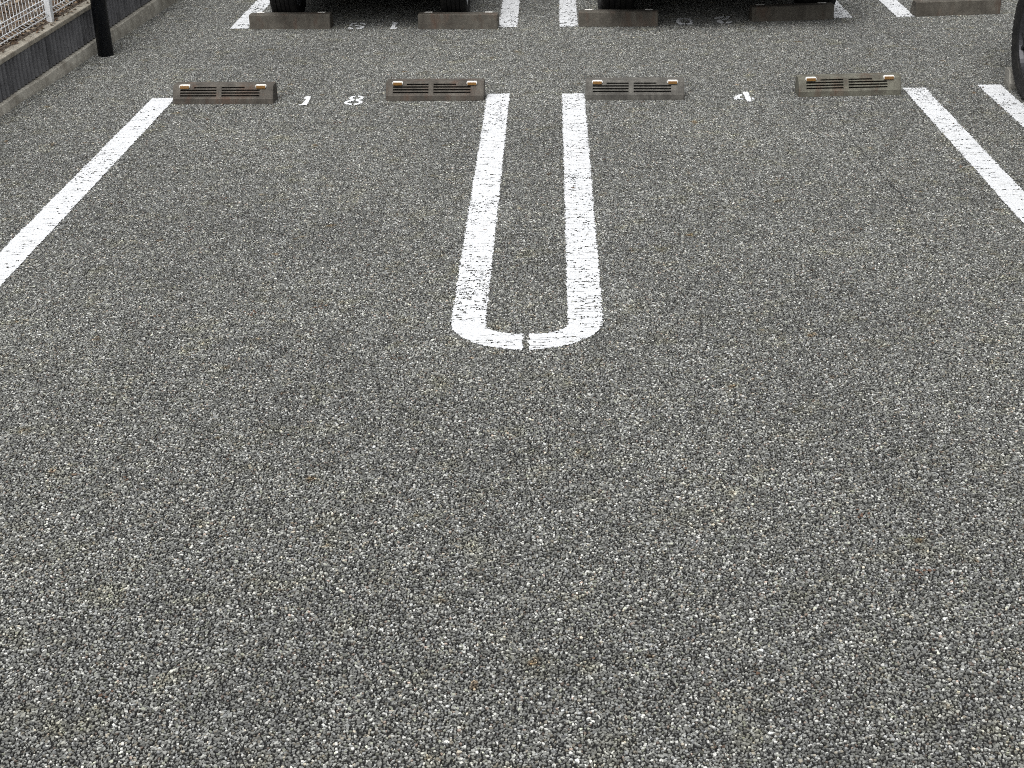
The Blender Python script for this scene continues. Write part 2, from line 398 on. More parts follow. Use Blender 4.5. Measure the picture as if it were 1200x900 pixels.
j_line(1, 'right half of the white painted U between the two empty bays', .65)
rect_line(2.093, 2.231, 4.75, 8.457, 'white bay line at the right of the bay numbered 4', wear=.5)
rect_line(2.552, 2.692, 4.75, 8.507, 'white bay line beside the black wheel at the right edge', wear=.4)
rect_line(-2.402, -2.262, 10.447, 14.0, 'far white bay line behind the leftmost concrete wheel stop', step=.005, wear=.4)
rect_line(-.408, -.267, 10.356, 14.0, 'far white bay line just right of the numeral 15 bay, left of the aisle gap', step=.005, wear=.4)
rect_line(.037, .177, 10.340, 14.0, 'far white bay line just left of the numeral 20 bay', step=.005, wear=.7)
rect_line(2.050, 2.190, 10.490, 14.0, 'far white bay line at the right of the numeral 20 bay', step=.005, wear=.4)
rect_line(2.506, 2.645, 10.505, 14.0, 'far white bay line left of the far right wheel stop with no car', step=.005, wear=.4)
GL = {
'1': [[(-1.5227, 8.4181), (-1.5092, 8.4562), (-1.4857, 8.4515), (-1.4789, 8.3873), (-1.4786, 8.2394), (-1.5311, 8.2421), (-1.5321, 8.2535), (-1.5106, 8.2605), (-1.5037, 8.372), (-1.5086, 8.3972), (-1.5217, 8.3979)]],
'8': [[(-1.2101, 8.4519), (-1.2473, 8.437), (-1.2545, 8.3753), (-1.2512, 8.3502), (-1.2684, 8.3017), (-1.2328, 8.308), (-1.2139, 8.3284), (-1.2164, 8.365), (-1.236, 8.3827), (-1.236, 8.3994), (-1.208, 8.418)], [(-1.2651, 8.277), (-1.2425, 8.284), (-1.2135, 8.258), (-1.2142, 8.2305), (-1.2408, 8.2384)], [(-1.1933, 8.4391), (-1.1539, 8.437), (-1.1497, 8.3948), (-1.1676, 8.3707), (-1.1525, 8.3533), (-1.1465, 8.3035), (-1.1716, 8.3163), (-1.1938, 8.3389), (-1.1914, 8.372), (-1.17, 8.3908), (-1.1901, 8.4137)], [(-1.1979, 8.2523), (-1.1625, 8.2765), (-1.1478, 8.279), (-1.1524, 8.2467), (-1.1843, 8.229)]],
'4': [[(1.1289, 8.4103), (1.1624, 8.4084), (1.1583, 8.1913), (1.1305, 8.1928)], [(1.1179, 8.3576), (1.0978, 8.3487), (1.0601, 8.2744), (1.0976, 8.2724), (1.1057, 8.3085), (1.1173, 8.3207)], [(1.0633, 8.2586), (1.1157, 8.2558), (1.1141, 8.2383), (1.0612, 8.2411)], [(1.1691, 8.2706), (1.1766, 8.2702), (1.1791, 8.2309), (1.1666, 8.2316)]],
'15': [[(-1.4719, 10.5885), (-1.505, 10.5808), (-1.5156, 10.4813), (-1.4935, 10.4737), (-1.4913, 10.5395), (-1.4673, 10.5518)], [(-1.444, 10.5864), (-1.4148, 10.5742), (-1.3947, 10.5124), (-1.4079, 10.4994), (-1.424, 10.5446), (-1.4416, 10.5499)], [(-1.4733, 10.4981), (-1.4015, 10.4631), (-1.3983, 10.4194), (-1.4132, 10.3695), (-1.4449, 10.3718), (-1.4514, 10.4075), (-1.4202, 10.4092), (-1.4224, 10.4448), (-1.4653, 10.4677)], [(-1.504, 10.4408), (-1.4756, 10.3994), (-1.4765, 10.3741), (-1.509, 10.3823), (-1.5141, 10.4278)], [(-1.2047, 10.5991), (-1.1566, 10.5652), (-1.1558, 10.5349), (-1.1664, 10.5357), (-1.1722, 10.403), (-1.1468, 10.4012), (-1.1502, 10.3506), (-1.1985, 10.3541), (-1.1969, 10.3989), (-1.1899, 10.5374), (-1.1995, 10.5482)]],
'20': [[(0.9495, 10.56), (0.9162, 10.5557), (0.894, 10.496), (0.8957, 10.4173), (0.9137, 10.3517), (0.9485, 10.3535), (0.9508, 10.3799), (0.9284, 10.3904), (0.9225, 10.46), (0.9224, 10.5165), (0.9473, 10.5328)], [(0.964, 10.5635), (0.9981, 10.5495), (1.0137, 10.487), (1.0137, 10.4086), (0.9945, 10.3501), (0.9597, 10.3483), (0.9623, 10.379), (0.984, 10.3885), (0.9968, 10.4545), (0.9841, 10.5232), (0.9617, 10.5363)], [(1.1861, 10.5696), (1.26, 10.6216), (1.2553, 10.5782), (1.2177, 10.5353), (1.1823, 10.5334)], [(1.2759, 10.6158), (1.3017, 10.6138), (1.2966, 10.5682), (1.2598, 10.4912), (1.2388, 10.4702), (1.2378, 10.5042), (1.272, 10.5586)], [(1.1925, 10.4737), (1.2325, 10.4978), (1.2213, 10.4378), (1.235, 10.3922), (1.2176, 10.3602), (1.1896, 10.4022), (1.188, 10.4403)], [(1.2558, 10.4129), (1.3034, 10.4429), (1.298, 10.4165), (1.2739, 10.3671), (1.2521, 10.3798)]],
}
LB = {'1': 'white stencilled 1 on the asphalt in the left empty bay', '8': 'white stencilled 8 on the asphalt in the left empty bay',
      '4': 'white stencilled 4 on the asphalt in the right empty bay',
      '15': 'white number 15 painted upside down under the rear of the left far car',
      '20': 'white number 20 painted upside down under the rear of the right far car'}
for k, polys in GL.items():
    xs = [p[0] for q in polys for p in q]; ys = [p[1] for q in polys for p in q]
    def f(x, y, polys=polys, k=k):
        s = np.full(x.shape, -9.)
        if k == '8':
            for cx_, cy_, rx, ry in ((-1.199, 8.393, .046, .056), (-1.206, 8.290, .056, .060)):
                q = np.hypot((x-cx_)/rx, (y-cy_)/ry); qi = np.hypot((x-cx_)/(rx-.023), (y-cy_)/(ry-.034)); s = np.maximum(s, np.minimum((1-q)*rx, (qi-1)*(rx-.023)))
            return np.minimum(s, np.abs(x+1.202)-.0055)
        for q in polys: s = np.maximum(s, seg_poly(x, y, q))
        return s + (.0012 if k in '184' else .003)
    paint('painted_numeral', (min(xs)-.004, max(xs)+.004, min(ys)-.004, max(ys)+.004), f, LB[k], step=.002, rag=.0012, wear=0., z0=.0036)

# a thin meandering crack in the right-hand bay
pts = []
cp = [(1.60, 8.02), (1.607, 7.85), (1.59, 7.55), (1.598, 7.2), (1.606, 7.0), (1.622, 6.75), (1.645, 6.4), (1.63, 6.15)]
cv, cf = [], []
for a, b in zip(cp[:-1], cp[1:]):
    for k in range(10):
        t_ = k/10; x = a[0]+(b[0]-a[0])*t_+random.uniform(-.009, .009); y = a[1]+(b[1]-a[1])*t_; w_ = random.uniform(.0015, .0045)
        cv += [(x-w_, y, .0014), (x+w_, y+random.uniform(-.006, .006), .0014)]
for k in range(len(cv)//2-1):
    if random.random() < .70: cf.append((2*k, 2*k+1, 2*k+3, 2*k+2))
m_crack = M('bitumen_crack', (.045, .045, .043), .9)
o = mob('asphalt_crack', cv, cf, m_crack); meta(o, 'thin dark crack running down the asphalt in the bay numbered 4', kind='structure')

# ------------------------------------------------------------------ wheel stops
def make_stop(mat):
    root = bpy.data.objects.new('wheel_stop', None); COL.objects.link(root)
    # local: x along 0..0.6, y depth 0 (tyre side, slotted) .. 0.14, z up; plinth, then a leaning face up to the top
    L, D, H = .6, .135, .104; zp = .034; ytop = .040; zt_ = .097
    def face_y(z): return .004 + (z-zp)*(ytop-.004)/(zt_-zp)
    solid = [(0, 0), (0, zp-.003), (.004, zp), (ytop, zt_), (ytop+.008, H), (D-.014, H), (D-.006, H-.006), (D, 0)]
    def slotted(rows):
        p = [(0, 0), (0, zp-.003), (.004, zp)]
        for z0, z1 in rows:
            p += [(face_y(z0), z0), (face_y(z0)+.030, z0-.002), (face_y(z1)+.030, z1-.001), (face_y(z1), z1)]
        return p + [(ytop, zt_), (ytop+.008, H), (D-.014, H), (D-.006, H-.006), (D, 0)]
    r3 = [(.042, .051), (.0565, .0655), (.071, .080)]; r4 = r3 + [(.0855, .0935)]
    bm = bmesh.new()
    for x0, x1, rows in ((.008, .044, None), (.044, .128, r3), (.128, .262, r4), (.262, .292, None), (.292, .43, r4), (.43, .52, r3), (.52, .592, None)):
        if rows: extrude_x(bm, slotted(rows), x0, x1, (False, False))
        else: extrude_x(bm, solid, x0, x1)
    # chamfered, slightly drawn-in ends
    for s, xa, xb in ((-1, .008, 0.), (1, .592, .6)):
        cy_, cz_ = .066, 0
        A = [bm.verts.new((xa, y, z)) for y, z in solid]; B = [bm.verts.new((xb, cy_+(y-cy_)*.93, z*.975)) for y, z in solid]; n = len(A)
        for i in range(n): bm.faces.new((A[i], A[(i+1) % n], B[(i+1) % n], B[i]))
        bm.faces.new(B)
    body = fromb('body', bm, mat, root)
    for x0 in (.040, .496):
        bm = bmesh.new()
        prof = [(.030, .086), (.031, .103), (.038, .1065), (.054, .1065), (.064, .104), (.066, .100), (.050, .098)]
        extrude_x(bm, prof, x0, x0+.064); 
        bmesh.ops.bevel(bm, geom=[e for e in bm.edges], offset=.0035, segments=2, affect='EDGES')
        rf = fromb('reflector', bm, m_lens, root)
        bm = bmesh.new(); bbox(bm, x0+.005, x0+.059, .0255, .0298, .0865, .1035, .0012)
        fromb('lens', bm, m_amber, rf)
    return root
def place_stop(root, a, b, label, back=False):
    """a, b: the two bottom corners of the face toward the camera, left to right"""
    ang = math.atan2(b[1]-a[1], b[0]-a[0])
    if not back: root.location = (a[0], a[1], 0); root.rotation_euler = (0, 0, ang)
    else:
        c = (b[0], b[1]); n = (-math.sin(ang), math.cos(ang))
        root.location = (c[0]+n[0]*.135, c[1]+n[1]*.135, 0); root.rotation_euler = (0, 0, ang+math.pi)
    meta(root, label, 'wheel stop', 'wheel stops across the parking bays')
    root.scale.x = math.hypot(b[0]-a[0], b[1]-a[1])/.6
near = [((-2.300, 8.316), (-1.688, 8.288), 'brown slotted wheel stop touching the top of the leftmost white line', m_stopnear),
        ((-1.012, 8.324), (-.424, 8.298), 'brown slotted wheel stop between the numeral 8 and the white U', m_stopnear),
        ((.183, 8.284), (.768, 8.256), 'grey slotted wheel stop just right of the white U', m_stopgrey),
        ((1.446, 8.280), (2.052, 8.302), 'pale lichened slotted wheel stop at the right of the numeral 4', m_stoppale),
        ((2.712, 8.402), (3.312, 8.372), 'pale wheel stop pressed against the black wheel at the right edge', m_stoplight),
        ((3.95, 8.365), (4.55, 8.385), 'pale wheel stop behind the far wheel of the black off-roader', m_stoplight)]
far = [((-2.243, 10.425), (-1.642, 10.395), 'grey wheel stop seen from behind under the left tyre of the left far car', m_stopfar),
       ((-.991, 10.345), (-.410, 10.305), 'brown stained wheel stop seen from behind under the right tyre of the left far car', m_stopfar),
       ((.178, 10.345), (.751, 10.306), 'rust stained wheel stop seen from behind under the left tyre of the right far car', m_stopfar),
       ((1.441, 10.415), (2.042, 10.463), 'dark askew wheel stop seen from behind under the right tyre of the right far car', m_stopfar),
       ((2.645, 10.508), (3.274, 10.565), 'red-brown wheel stop seen from behind in the far bay with no car', m_stopfar)]
proto = {}
for lst, back in ((near, False), (far, True)):
    for a, b, lab, mt in lst:
        if mt.name not in proto: s = proto[mt.name] = make_stop(mt)
        else: s = copy_tree(proto[mt.name])
        place_stop(s, a, b, lab, back)

# ------------------------------------------------------------------ retaining wall, mesh fence, planting bed
WA = math.atan(.0624); SL = .018
wall = bpy.data.objects.new('retaining_wall', None); COL.objects.link(wall)
wall.location = (-3.300, 8.155, 0); wall.rotation_euler = (SL, 0, -WA)
meta(wall, 'low dark wall of ribbed blocks with pale footing and coping at the left edge of the lot', 'wall')
Y0, Y1 = -5.0, 7.2; PB, PT = .053, .258
# footing: rough poured concrete with an uneven lower edge
bm = bmesh.new(); n = 160
def ring(y):
    o_ = .016 + .010*(blob(np.array([y]), np.array([0.]), 41, .35)[0]) ; zz = PB - .004*blob(np.array([y]), np.array([3.]), 42, .2)[0]
    f_ = .022*blob(np.array([y]), np.array([7.]), 43, .22)[0]
    return [bm.verts.new(p) for p in ((-.10, y, zz), (o_-.006, y, zz), (o_, y, zz-.006), (o_+.004+f_*.35, y, .004), (o_+.012+f_, y, -.14), (-.10, y, -.14))]
prev = None
for k in range(n+1):
    r_ = ring(Y0 + (Y1-Y0)*k/n)
    if prev:
        for i in range(6): bm.faces.new((prev[i], prev[(i+1) % 6], r_[(i+1) % 6], r_[i]))
    else: bm.faces.new(r_)
    prev = r_
bm.faces.new(prev[::-1]); fromb('footing', bm, m_foot, wall)
# ribbed blocks
bm = bmesh.new(); BL = .396; nr = 7; pr = [(-.10, 0.0)]
path = []
w_ = BL/nr
for k in range(nr):
    y = k*w_
    path += [(-.020, y), (-.020, y+.010), (-.004, y+.018), (0.0, y+w_*.6), (-.004, y+w_-.008)]
path += [(-.020, BL)]
outline = path + [(-.10, BL), (-.10, 0)]
A = [bm.verts.new((x, y, PB+.004)) for x, y in outline]; B = [bm.verts.new((x, y, PT)) for x, y in outline]
for i in range(len(A)): bm.faces.new((A[i], A[(i+1) % len(A)], B[(i+1) % len(A)], B[i]))
bm.faces.new(A[::-1]); bm.faces.new(B)
blk = fromb('block', bm, m_block, wall); blk.location.y = Y0
k = 1
while Y0 + (k+1)*.4 <= Y1+.01:
    c = blk.copy(); COL.objects.link(c); c.parent = wall; c.location.y = Y0 + k*.4; c.location.x = random.uniform(-.0025, .0015); k += 1
box('mortar', -.095, -.024, Y0+.01, Y1-.01, PB-.02, PT-.003, m_foot, wall)
# coping
for j in range(13):
    y = Y0 + j*.94
    bm = bmesh.new(); bbox(bm, -.115, .007, y+.003, min(y+.937, Y1), PT+.003, PT+.034, .006, 2)
    fromb('coping_slab', bm, m_cope, wall)
TOPZ = PT+.034
bed = []
bw = lambda x, y, z: (wall.location.x + x*math.cos(WA)+y*math.sin(WA), wall.location.y - x*math.sin(WA)+y*math.cos(WA), z + SL*y)
nx_, ny_ = 44, 90; bv, bf = [], []
for i in range(nx_):
    for j in range(ny_):
        x = -.060 - 6*(i/(nx_-1))**1.6; y = Y0 + (Y1-Y0)*j/(ny_-1)
        z = TOPZ - .022 + .03*(blob(np.array([x*1.]), np.array([y*1.]), 51, .3)[0]-.5) + min(.05, -(x+.112)*.1)
        bv.append(bw(x, y, max(z, TOPZ+.004) if x > -.14 else z) if i else bw(x, y, TOPZ-.004))
for i in range(nx_-1):
    for j in range(ny_-1): a = i*ny_+j; bf.append((a, a+1, a+ny_+1, a+ny_))
o = mob('planting_bed', bv, bf, m_soil, smooth=True); meta(o, 'brown planting bed of soil and dead leaves behind the white mesh fence', kind='structure')
# leaves
lv, lf, lc = [], [], []
pal = [(.22, .15, .09), (.15, .10, .06), (.30, .24, .17), (.09, .06, .04), (.34, .30, .24), (.17, .11, .07), (.05, .04, .03), (.11, .08, .055)]
def leaf(P, s, col):
    a = random.uniform(0, math.tau); tilt = random.gauss(0, .35); roll = random.gauss(0, .35); cur = random.uniform(.1, .45)
    Mx = Matrix.Rotation(a, 3, 'Z') @ Matrix.Rotation(tilt, 3, 'X') @ Matrix.Rotation(roll, 3, 'Y'); b0 = len(lv)
    for x, y in ((0, -.5), (.22, -.18), (.25, .12), (0, .5), (-.25, .12), (-.22, -.18), (0, 0)):
        v = Mx @ Vector((x*s, y*s, cur*s*(abs(x)*1.6 + y*y))); lv.append((P[0]+v.x, P[1]+v.y, P[2]+v.z)); lc.append((*col, 1))
    for i in range(6): lf.append((b0+6, b0+i, b0+(i+1) % 6))
for k in range(9000):
    x = -.02 - 1.9*random.random()**1.3 if random.random() < .93 else random.uniform(-.09, -.03); y = random.uniform(-1.2, 5.5)
    if x > -.085 and random.random() < .85: x -= .1
    zz = TOPZ + (.004 if x > -.112 else -.012 + min(.05, -(x+.112)*.1)) + random.uniform(0, .022)*(x < -.13)
    leaf(bw(x, y, zz), random.uniform(.018, .05), random.choice(pal))
o = mob('fallen_leaves', lv, lf, m_leaf); meta(o, 'dry brown fallen leaves heaped behind the white mesh fence', 'leaves', kind='stuff')
at = o.data.attributes.new('tint', 'FLOAT_COLOR', 'POINT'); at.data.foreach_set('color', np.array(lc, np.float32).ravel())
# small scraps of leaf trodden into the asphalt
lv, lf, lc = [], [], []
for k in range(170):
    x, y = random.uniform(-2.9, 2.9), random.uniform(2.3, 9.8)
    c_ = random.choice([(.12, .075, .05), (.16, .11, .075), (.08, .055, .04), (.24, .20, .145)])
    for q in range(random.choice([1, 1, 2, 4])):
        n0 = len(lv); a = random.uniform(0, math.tau); s = random.uniform(.003, .009)
        px_, py_ = x+random.gauss(0, .010), y+random.gauss(0, .010)
        for ang, rr_ in ((0, 1), (1.3, .5), (2.4, .8), (3.4, .6), (4.8, .9)):
            lv.append((px_+math.cos(a+ang)*s*rr_, py_+math.sin(a+ang)*s*rr_, .0012+random.uniform(0, .0025))); lc.append((*c_, 1))
        lf.append(tuple(range(n0, n0+5)))
for x, y in ((-1.605, 6.53), (-1.683, 6.09), (1.113, 6.72), (.51, 8.22), (-1.25, 7.86), (-.95, 5.15), (-1.2, 5.1), (.9, 3.55), (1.0, 3.25), (-2.2, 3.95)):
    for q in range(7):
        n0 = len(lv); a = random.uniform(0, math.tau); s = random.uniform(.004, .009); px_, py_ = x+random.gauss(0, .014), y+random.gauss(0, .016)
        for ang, rr_ in ((0, 1), (1.3, .5), (2.4, .8), (3.4, .6), (4.8, .9)):
            lv.append((px_+math.cos(a+ang)*s*rr_, py_+math.sin(a+ang)*s*rr_, .0012+random.uniform(0, .0025))); lc.append((.135, .08, .055, 1))
        lf.append(tuple(range(n0, n0+5)))
o = mob('leaf_scraps', lv, lf, m_leaf); meta(o, 'tiny brown leaf scraps scattered over the asphalt', 'leaves', kind='stuff')
at = o.data.attributes.new('tint', 'FLOAT_COLOR', 'POINT'); at.data.foreach_set('color', np.array(lc, np.float32).ravel())

# mesh fence standing on the coping
fence = bpy.data.objects.new('mesh_fence', None); COL.objects.link(fence)
fence.location = wall.location; fence.rotation_euler = wall.rotation_euler
meta(fence, 'white welded wire mesh fence with slim posts standing on the low wall', 'fence')
pb = bmesh.new(); bbox(pb, -.090, -.052, -.0215, .0215, TOPZ-.01, TOPZ+1.0, .004, 2); post = fromb('post', pb, m_white, fence)
post.location.y = 1.115
for yy in (-2.885, -.885, 3.115, 5.115):
    c = post.copy(); COL.objects.link(c); c.parent = fence; c.location.y = yy
def tube_path(bm, pts, r, n=5):
    prev = None; P = [Vector(p) for p in pts]
    for i, p in enumerate(P):
        d = (P[min(i+1, len(P)-1)]-P[max(i-1, 0)]).normalized(); u_ = d.orthogonal().normalized() if abs(d.y) < .9 else Vector((1, 0, 0)); 
        u_ = Vector((0, 1, 0)) if abs(d.y) < .9 else Vector((1, 0, 0)); v_ = d.cross(u_).normalized(); u_ = v_.cross(d)
        rg = [bm.verts.new(p + (u_*math.cos(math.tau*k/n)+v_*math.sin(math.tau*k/n))*r) for k in range(n)]
        if prev:
            for k in range(n): bm.faces.new((prev[k], prev[(k+1) % n], rg[(k+1) % n], rg[k]))
        prev = rg
XF = -.098; hz = [.030, .066, .112, .140, .245, .345, .445, .545, .645, .745, .845, .875, .920, .955]
bm = bmesh.new(); zb = TOPZ
tube_path(bm, [(XF, 0, zb+.018), (XF, 0, zb+hz[0]), (XF+.030, 0, zb+(hz[0]+hz[1])/2), (XF, 0, zb+hz[1]), (XF, 0, zb+hz[2]), (XF, 0, zb+hz[10]), (XF, 0, zb+hz[12]), (XF+.03, 0, zb+(hz[12]+hz[13])/2), (XF, 0, zb+hz[13])], .0025)
vw = fromb('vertical_wire', bm, m_white, fence, True); ys = np.arange(-2.86, 7.1, .05); vw.location.y = float(ys[0])
for y in ys[1:]:
    c = vw.copy(); COL.objects.link(c); c.parent = fence; c.location.y = float(y)
bm = bmesh.new(); tube_path(bm, [(0, -2.88, 0), (0, 7.1, 0)], .0033, 6)
hw = fromb('horizontal_wire', bm, m_white, fence, True); hw.location = (XF+.004, 0, zb+hz[0])
for z in hz[1:]:
    c = hw.copy(); COL.objects.link(c); c.parent = fence; c.location = (XF+.004, 0, zb+z)

# black pole
pole = empty('steel_pole', (-3.093, 9.655, 0)); meta(pole, 'black round steel pole standing on the asphalt against the low wall', 'pole')
bm = bmesh.new(); bmesh.ops.create_cone(bm, cap_ends=True, segments=40, radius1=.0525, radius2=.0525, depth=4.2, matrix=Matrix.Translation((0, 0, 2.09)))
sh = fromb('shaft', bm, m_pole, pole)
for p in sh.data.polygons: p.use_smooth = len(p.vertices) == 4
bm = bmesh.new(); bmesh.ops.create_cone(bm, cap_ends=True, segments=40, radius1=.057, radius2=.054, depth=.03, matrix=Matrix.Translation((0, 0, 4.2))); fromb('cap', bm, m_trim, pole)

# ------------------------------------------------------------------ cars
def make_wheel(parent, x, y, Rr, w, side, mrim, spokes):
    """side: -1 outer face toward -x, +1 toward +x"""
    wh = bpy.data.objects.new('wheel', None); COL.objects.link(wh); wh.parent = parent; wh.location = (x, y, Rr)
    rr_ = Rr*.66; h = w/2; bm = bmesh.new()
    prof = [(-h*.80, rr_), (-h*.97, rr_*1.06), (-h*1.03, (Rr+rr_)/2), (-h*.98, Rr*.94), (-h*.88, Rr*.985)]
    ng_ = 4; gw = .008
    edges_ = np.linspace(-h*.82, h*.82, ng_+2)
    prof.append((-h*.80, Rr))
    for e in edges_[1:-1]: prof += [(e-gw/2, Rr), (e-gw/2+.001, Rr-.008), (e+gw/2-.001, Rr-.008), (e+gw/2, Rr)]
    prof += [(h*.80, Rr), (h*.88, Rr*.985), (h*.98, Rr*.94), (h*1.03, (Rr+rr_)/2), (h*.97, rr_*1.06), (h*.80, rr_)]
    lathe_x(bm, prof, 72); ty = fromb('tyre', bm, m_tyre, wh, False)
    # shoulder lugs: shallow blocks round each shoulder
    bm = bmesh.new(); nl = 56
    for s in (-1, 1):
        for k in range(nl):
            mm = Matrix.Rotation(math.tau*(k+.5*(s > 0))/nl, 4, 'X') @ Matrix.Translation((s*h*.93, 0, Rr*.962)) @ Matrix.Rotation(s*.9, 4, 'Y') @ Matrix.Diagonal((h*.16, Rr*.075, .006, 1))
            bmesh.ops.create_cube(bm, size=1, matrix=mm)
    lg = fromb('tread_lugs', bm, m_tyre, wh); lg['kind'] = 'stuff'
    bm = bmesh.new(); s = side
    lathe_x(bm, [(-h*.85*1, rr_*1.0), (-h*.85, rr_*.93), (h*.85, rr_*.93), (h*.85, rr_*1.0)], 48)
    lathe_x(bm, [(s*h*.93, rr_*1.05), (s*h*.93, rr_*.93), (s*h*.72, rr_*.90), (s*h*.72, rr_*1.0)], 48)
    # spokes: forked, thick at the hub
    def bar(p0, p1, w0, w1, xo0, xo1, th):
        a = Vector((0, *p0)); b = Vector((0, *p1)); d = (b-a).normalized(); nrm = Vector((0, -d.z, d.y)); vs = []
        for P, ww, xo in ((a, w0, xo0), (b, w1, xo1)):
            for sx in (0, -1):
                for sy in (1, -1):
                    q = P+nrm*(ww/2*sy*(1 if sx else .7)); vs.append(bm.verts.new((s*(xo+sx*th), q.y, q.z)))
        for f in ((0, 1, 5, 4), (2, 3, 7, 6), (0, 2, 6, 4), (1, 3, 7, 5), (0, 1, 3, 2), (4, 5, 7, 6)): bm.faces.new([vs[i] for i in f])
    for k in range(spokes):
        a = math.tau*k/spokes+.3; ca, sa = math.cos(a), math.sin(a)
        bar((ca*rr_*.12, sa*rr_*.12), (ca*rr_*.55, sa*rr_*.55), rr_*.26, rr_*.22, h*.72, h*.78, .025)
        for dlt in (-.20, .20):
            c2, s2 = math.cos(a+dlt), math.sin(a+dlt)
            bar((ca*rr_*.50, sa*rr_*.50), (c2*rr_*.95, s2*rr_*.95), rr_*.13, rr_*.11, h*.775, h*.84, .025)
    rim = fromb('rim', bm, mrim, wh)
    bm = bmesh.new(); lathe_x(bm, [(s*h*.6, .0005), (s*h*.80, .0005), (s*h*.80, rr_*.13), (s*h*.74, rr_*.18), (s*h*.6, rr_*.18)], 24, False); fromb('hub_cap', bm, mrim, wh)
    bm = bmesh.new(); lathe_x(bm, [(s*h*.10, .001), (s*h*.22, .001), (s*h*.22, rr_*.72), (s*h*.10, rr_*.72)], 32, True); fromb('brake_disc', bm, m_disc, wh)
    return wh
def make_car(name, loc, rz, W_, H, wb, ro, fo, Rr, tw, ins, zb, zbr, belt, hood, paintm, rimm, spokes, label, box_rear=True, spare=False):
    """local frame: rear axle at y=0, front toward +y"""
    car = empty(name, loc, rz); meta(car, label, 'car', 'parked cars with their rear wheels against the stops')
    h = W_/2; ar = Rr+.055
    def arch(yc):
        z0 = zb; a0 = math.asin(max(-1, min(1, (z0-Rr)/ar))) if z0 > Rr-ar else -.5
        return [(yc+ar*math.cos(t), Rr+ar*math.sin(t)) for t in np.linspace(a0, math.pi-a0, 14)]
    a0 = math.asin((zbr-Rr)/ar) if abs(zbr-Rr) < ar else 1.2
    rear_arch = [(ar*math.cos(t), Rr+ar*math.sin(t)) for t in np.linspace(math.asin(max(-1, (zb-Rr)/ar)), math.pi-a0, 14)]
    prof = [(-ro+.10, belt+.02), (-ro+.03, belt*.85), (-ro, belt*.70), (-ro+.01, zbr+.12), (-ro+.05, zbr)] + rear_arch[::-1] + arch(wb)[::-1] + \
           [(wb+fo-.06, zb+.03), (wb+fo, zb+.22), (wb+fo-.02, hood-.18), (wb+fo-.10, hood-.05), (wb+fo*.45, hood), (wb-.02, belt-.02)]
    bm = bmesh.new(); extrude_x(bm, prof, -h, h); bo = fromb('body', bm, paintm, car)
    bv_ = bo.modifiers.new('soft', 'BEVEL'); bv_.width = .03; bv_.segments = 3; bv_.limit_method = 'ANGLE'; bv_.angle_limit = R(40)
    # floor pan between the wheel tunnels
    iw = h-ins-tw-.05
    for y0, y1, x in ((-ro+.12, -ar-.01, h-.06), (-ar-.01, ar+.01, iw), (ar+.01, wb-ar-.01, h-.05), (wb-ar-.01, wb+ar+.01, iw), (wb+ar+.01, wb+fo-.1, h-.08)):
        zlo = max(zb+.0, .14) if y0 > 0 else (.25 if y0 > -ar-.02 else zbr+.02)
        box('floor_pan', -x, x, y0, y1, zlo, Rr+ar+.05, m_under, car)
    # axle beam, exhaust
    bm = bmesh.new(); lathe_x(bm, [(-iw-.06, .035), (iw+.06, .035)], 12, False); ax = fromb('axle', bm, m_under, car); ax.location = (0, 0, Rr*.92)
    bm = bmesh.new(); bmesh.ops.create_cone(bm, cap_ends=True, segments=20, radius1=.03, radius2=.03, depth=.25, matrix=Matrix.Translation((h*.55, -ro+.18, zbr+.0)) @ Matrix.Rotation(math.pi/2, 4, 'X')); fromb('exhaust_pipe', bm, m_disc, car)
    # cabin
    rt_y0 = -ro+(.16 if box_rear else .40); rt_y1 = wb*.62; b0, b1 = -ro+.08, wb-.12
    ti = .14; bz, tz = belt, H
    c = [(-h+.03, b0, bz), (h-.03, b0, bz), (h-.03, b1, bz), (-h+.03, b1, bz), (-h+ti, rt_y0, tz), (h-ti, rt_y0, tz), (h-ti, rt_y1, tz), (-h+ti, rt_y1, tz)]
    cb = mob('cabin', c, [(0, 3, 2, 1), (4, 5, 6, 7), (0, 1, 5, 4), (1, 2, 6, 5), (2, 3, 7, 6), (3, 0, 4, 7)], paintm, car)
    bv_ = cb.modifiers.new('soft', 'BEVEL'); bv_.width = .045; bv_.segments = 3
    C_ = [Vector(p) for p in c]
    def pane(nm, i0, i1, i2, i3, u0, u1, v0, v1, parent=car):
        A_, B_, D_, E_ = C_[i0], C_[i1], C_[i2], C_[i3]   # bottom a->b, top e->d
        f = lambda u, v: (A_.lerp(B_, u)).lerp(E_.lerp(D_, u), v)
        q = [f(u0, v0), f(u1, v0), f(u1, v1), f(u0, v1)]; nrm = (q[1]-q[0]).cross(q[3]-q[0]).normalized()
        vs = [p+nrm*.006 for p in q]+[p-nrm*.006 for p in q]
        return mob(nm, vs, [(0, 1, 2, 3), (7, 6, 5, 4), (0, 4, 5, 1), (1, 5, 6, 2), (2, 6, 7, 3), (3, 7, 4, 0)], m_glass, parent)
    pane('rear_window', 0, 1, 5, 4, .08, .92, .10, .90); pane('windscreen', 2, 3, 7, 6, .06, .94, .08, .92)
    for a_, b_, d_, e_ in ((1, 2, 6, 5), (3, 0, 4, 7)):
        for u0, u1 in (((.05, .30), (.33, .62), (.65, .93)) if a_ == 1 else ((.07, .35), (.38, .67), (.70, .95))): pane('side_window', a_, b_, d_, e_, u0, u1, .10, .88)
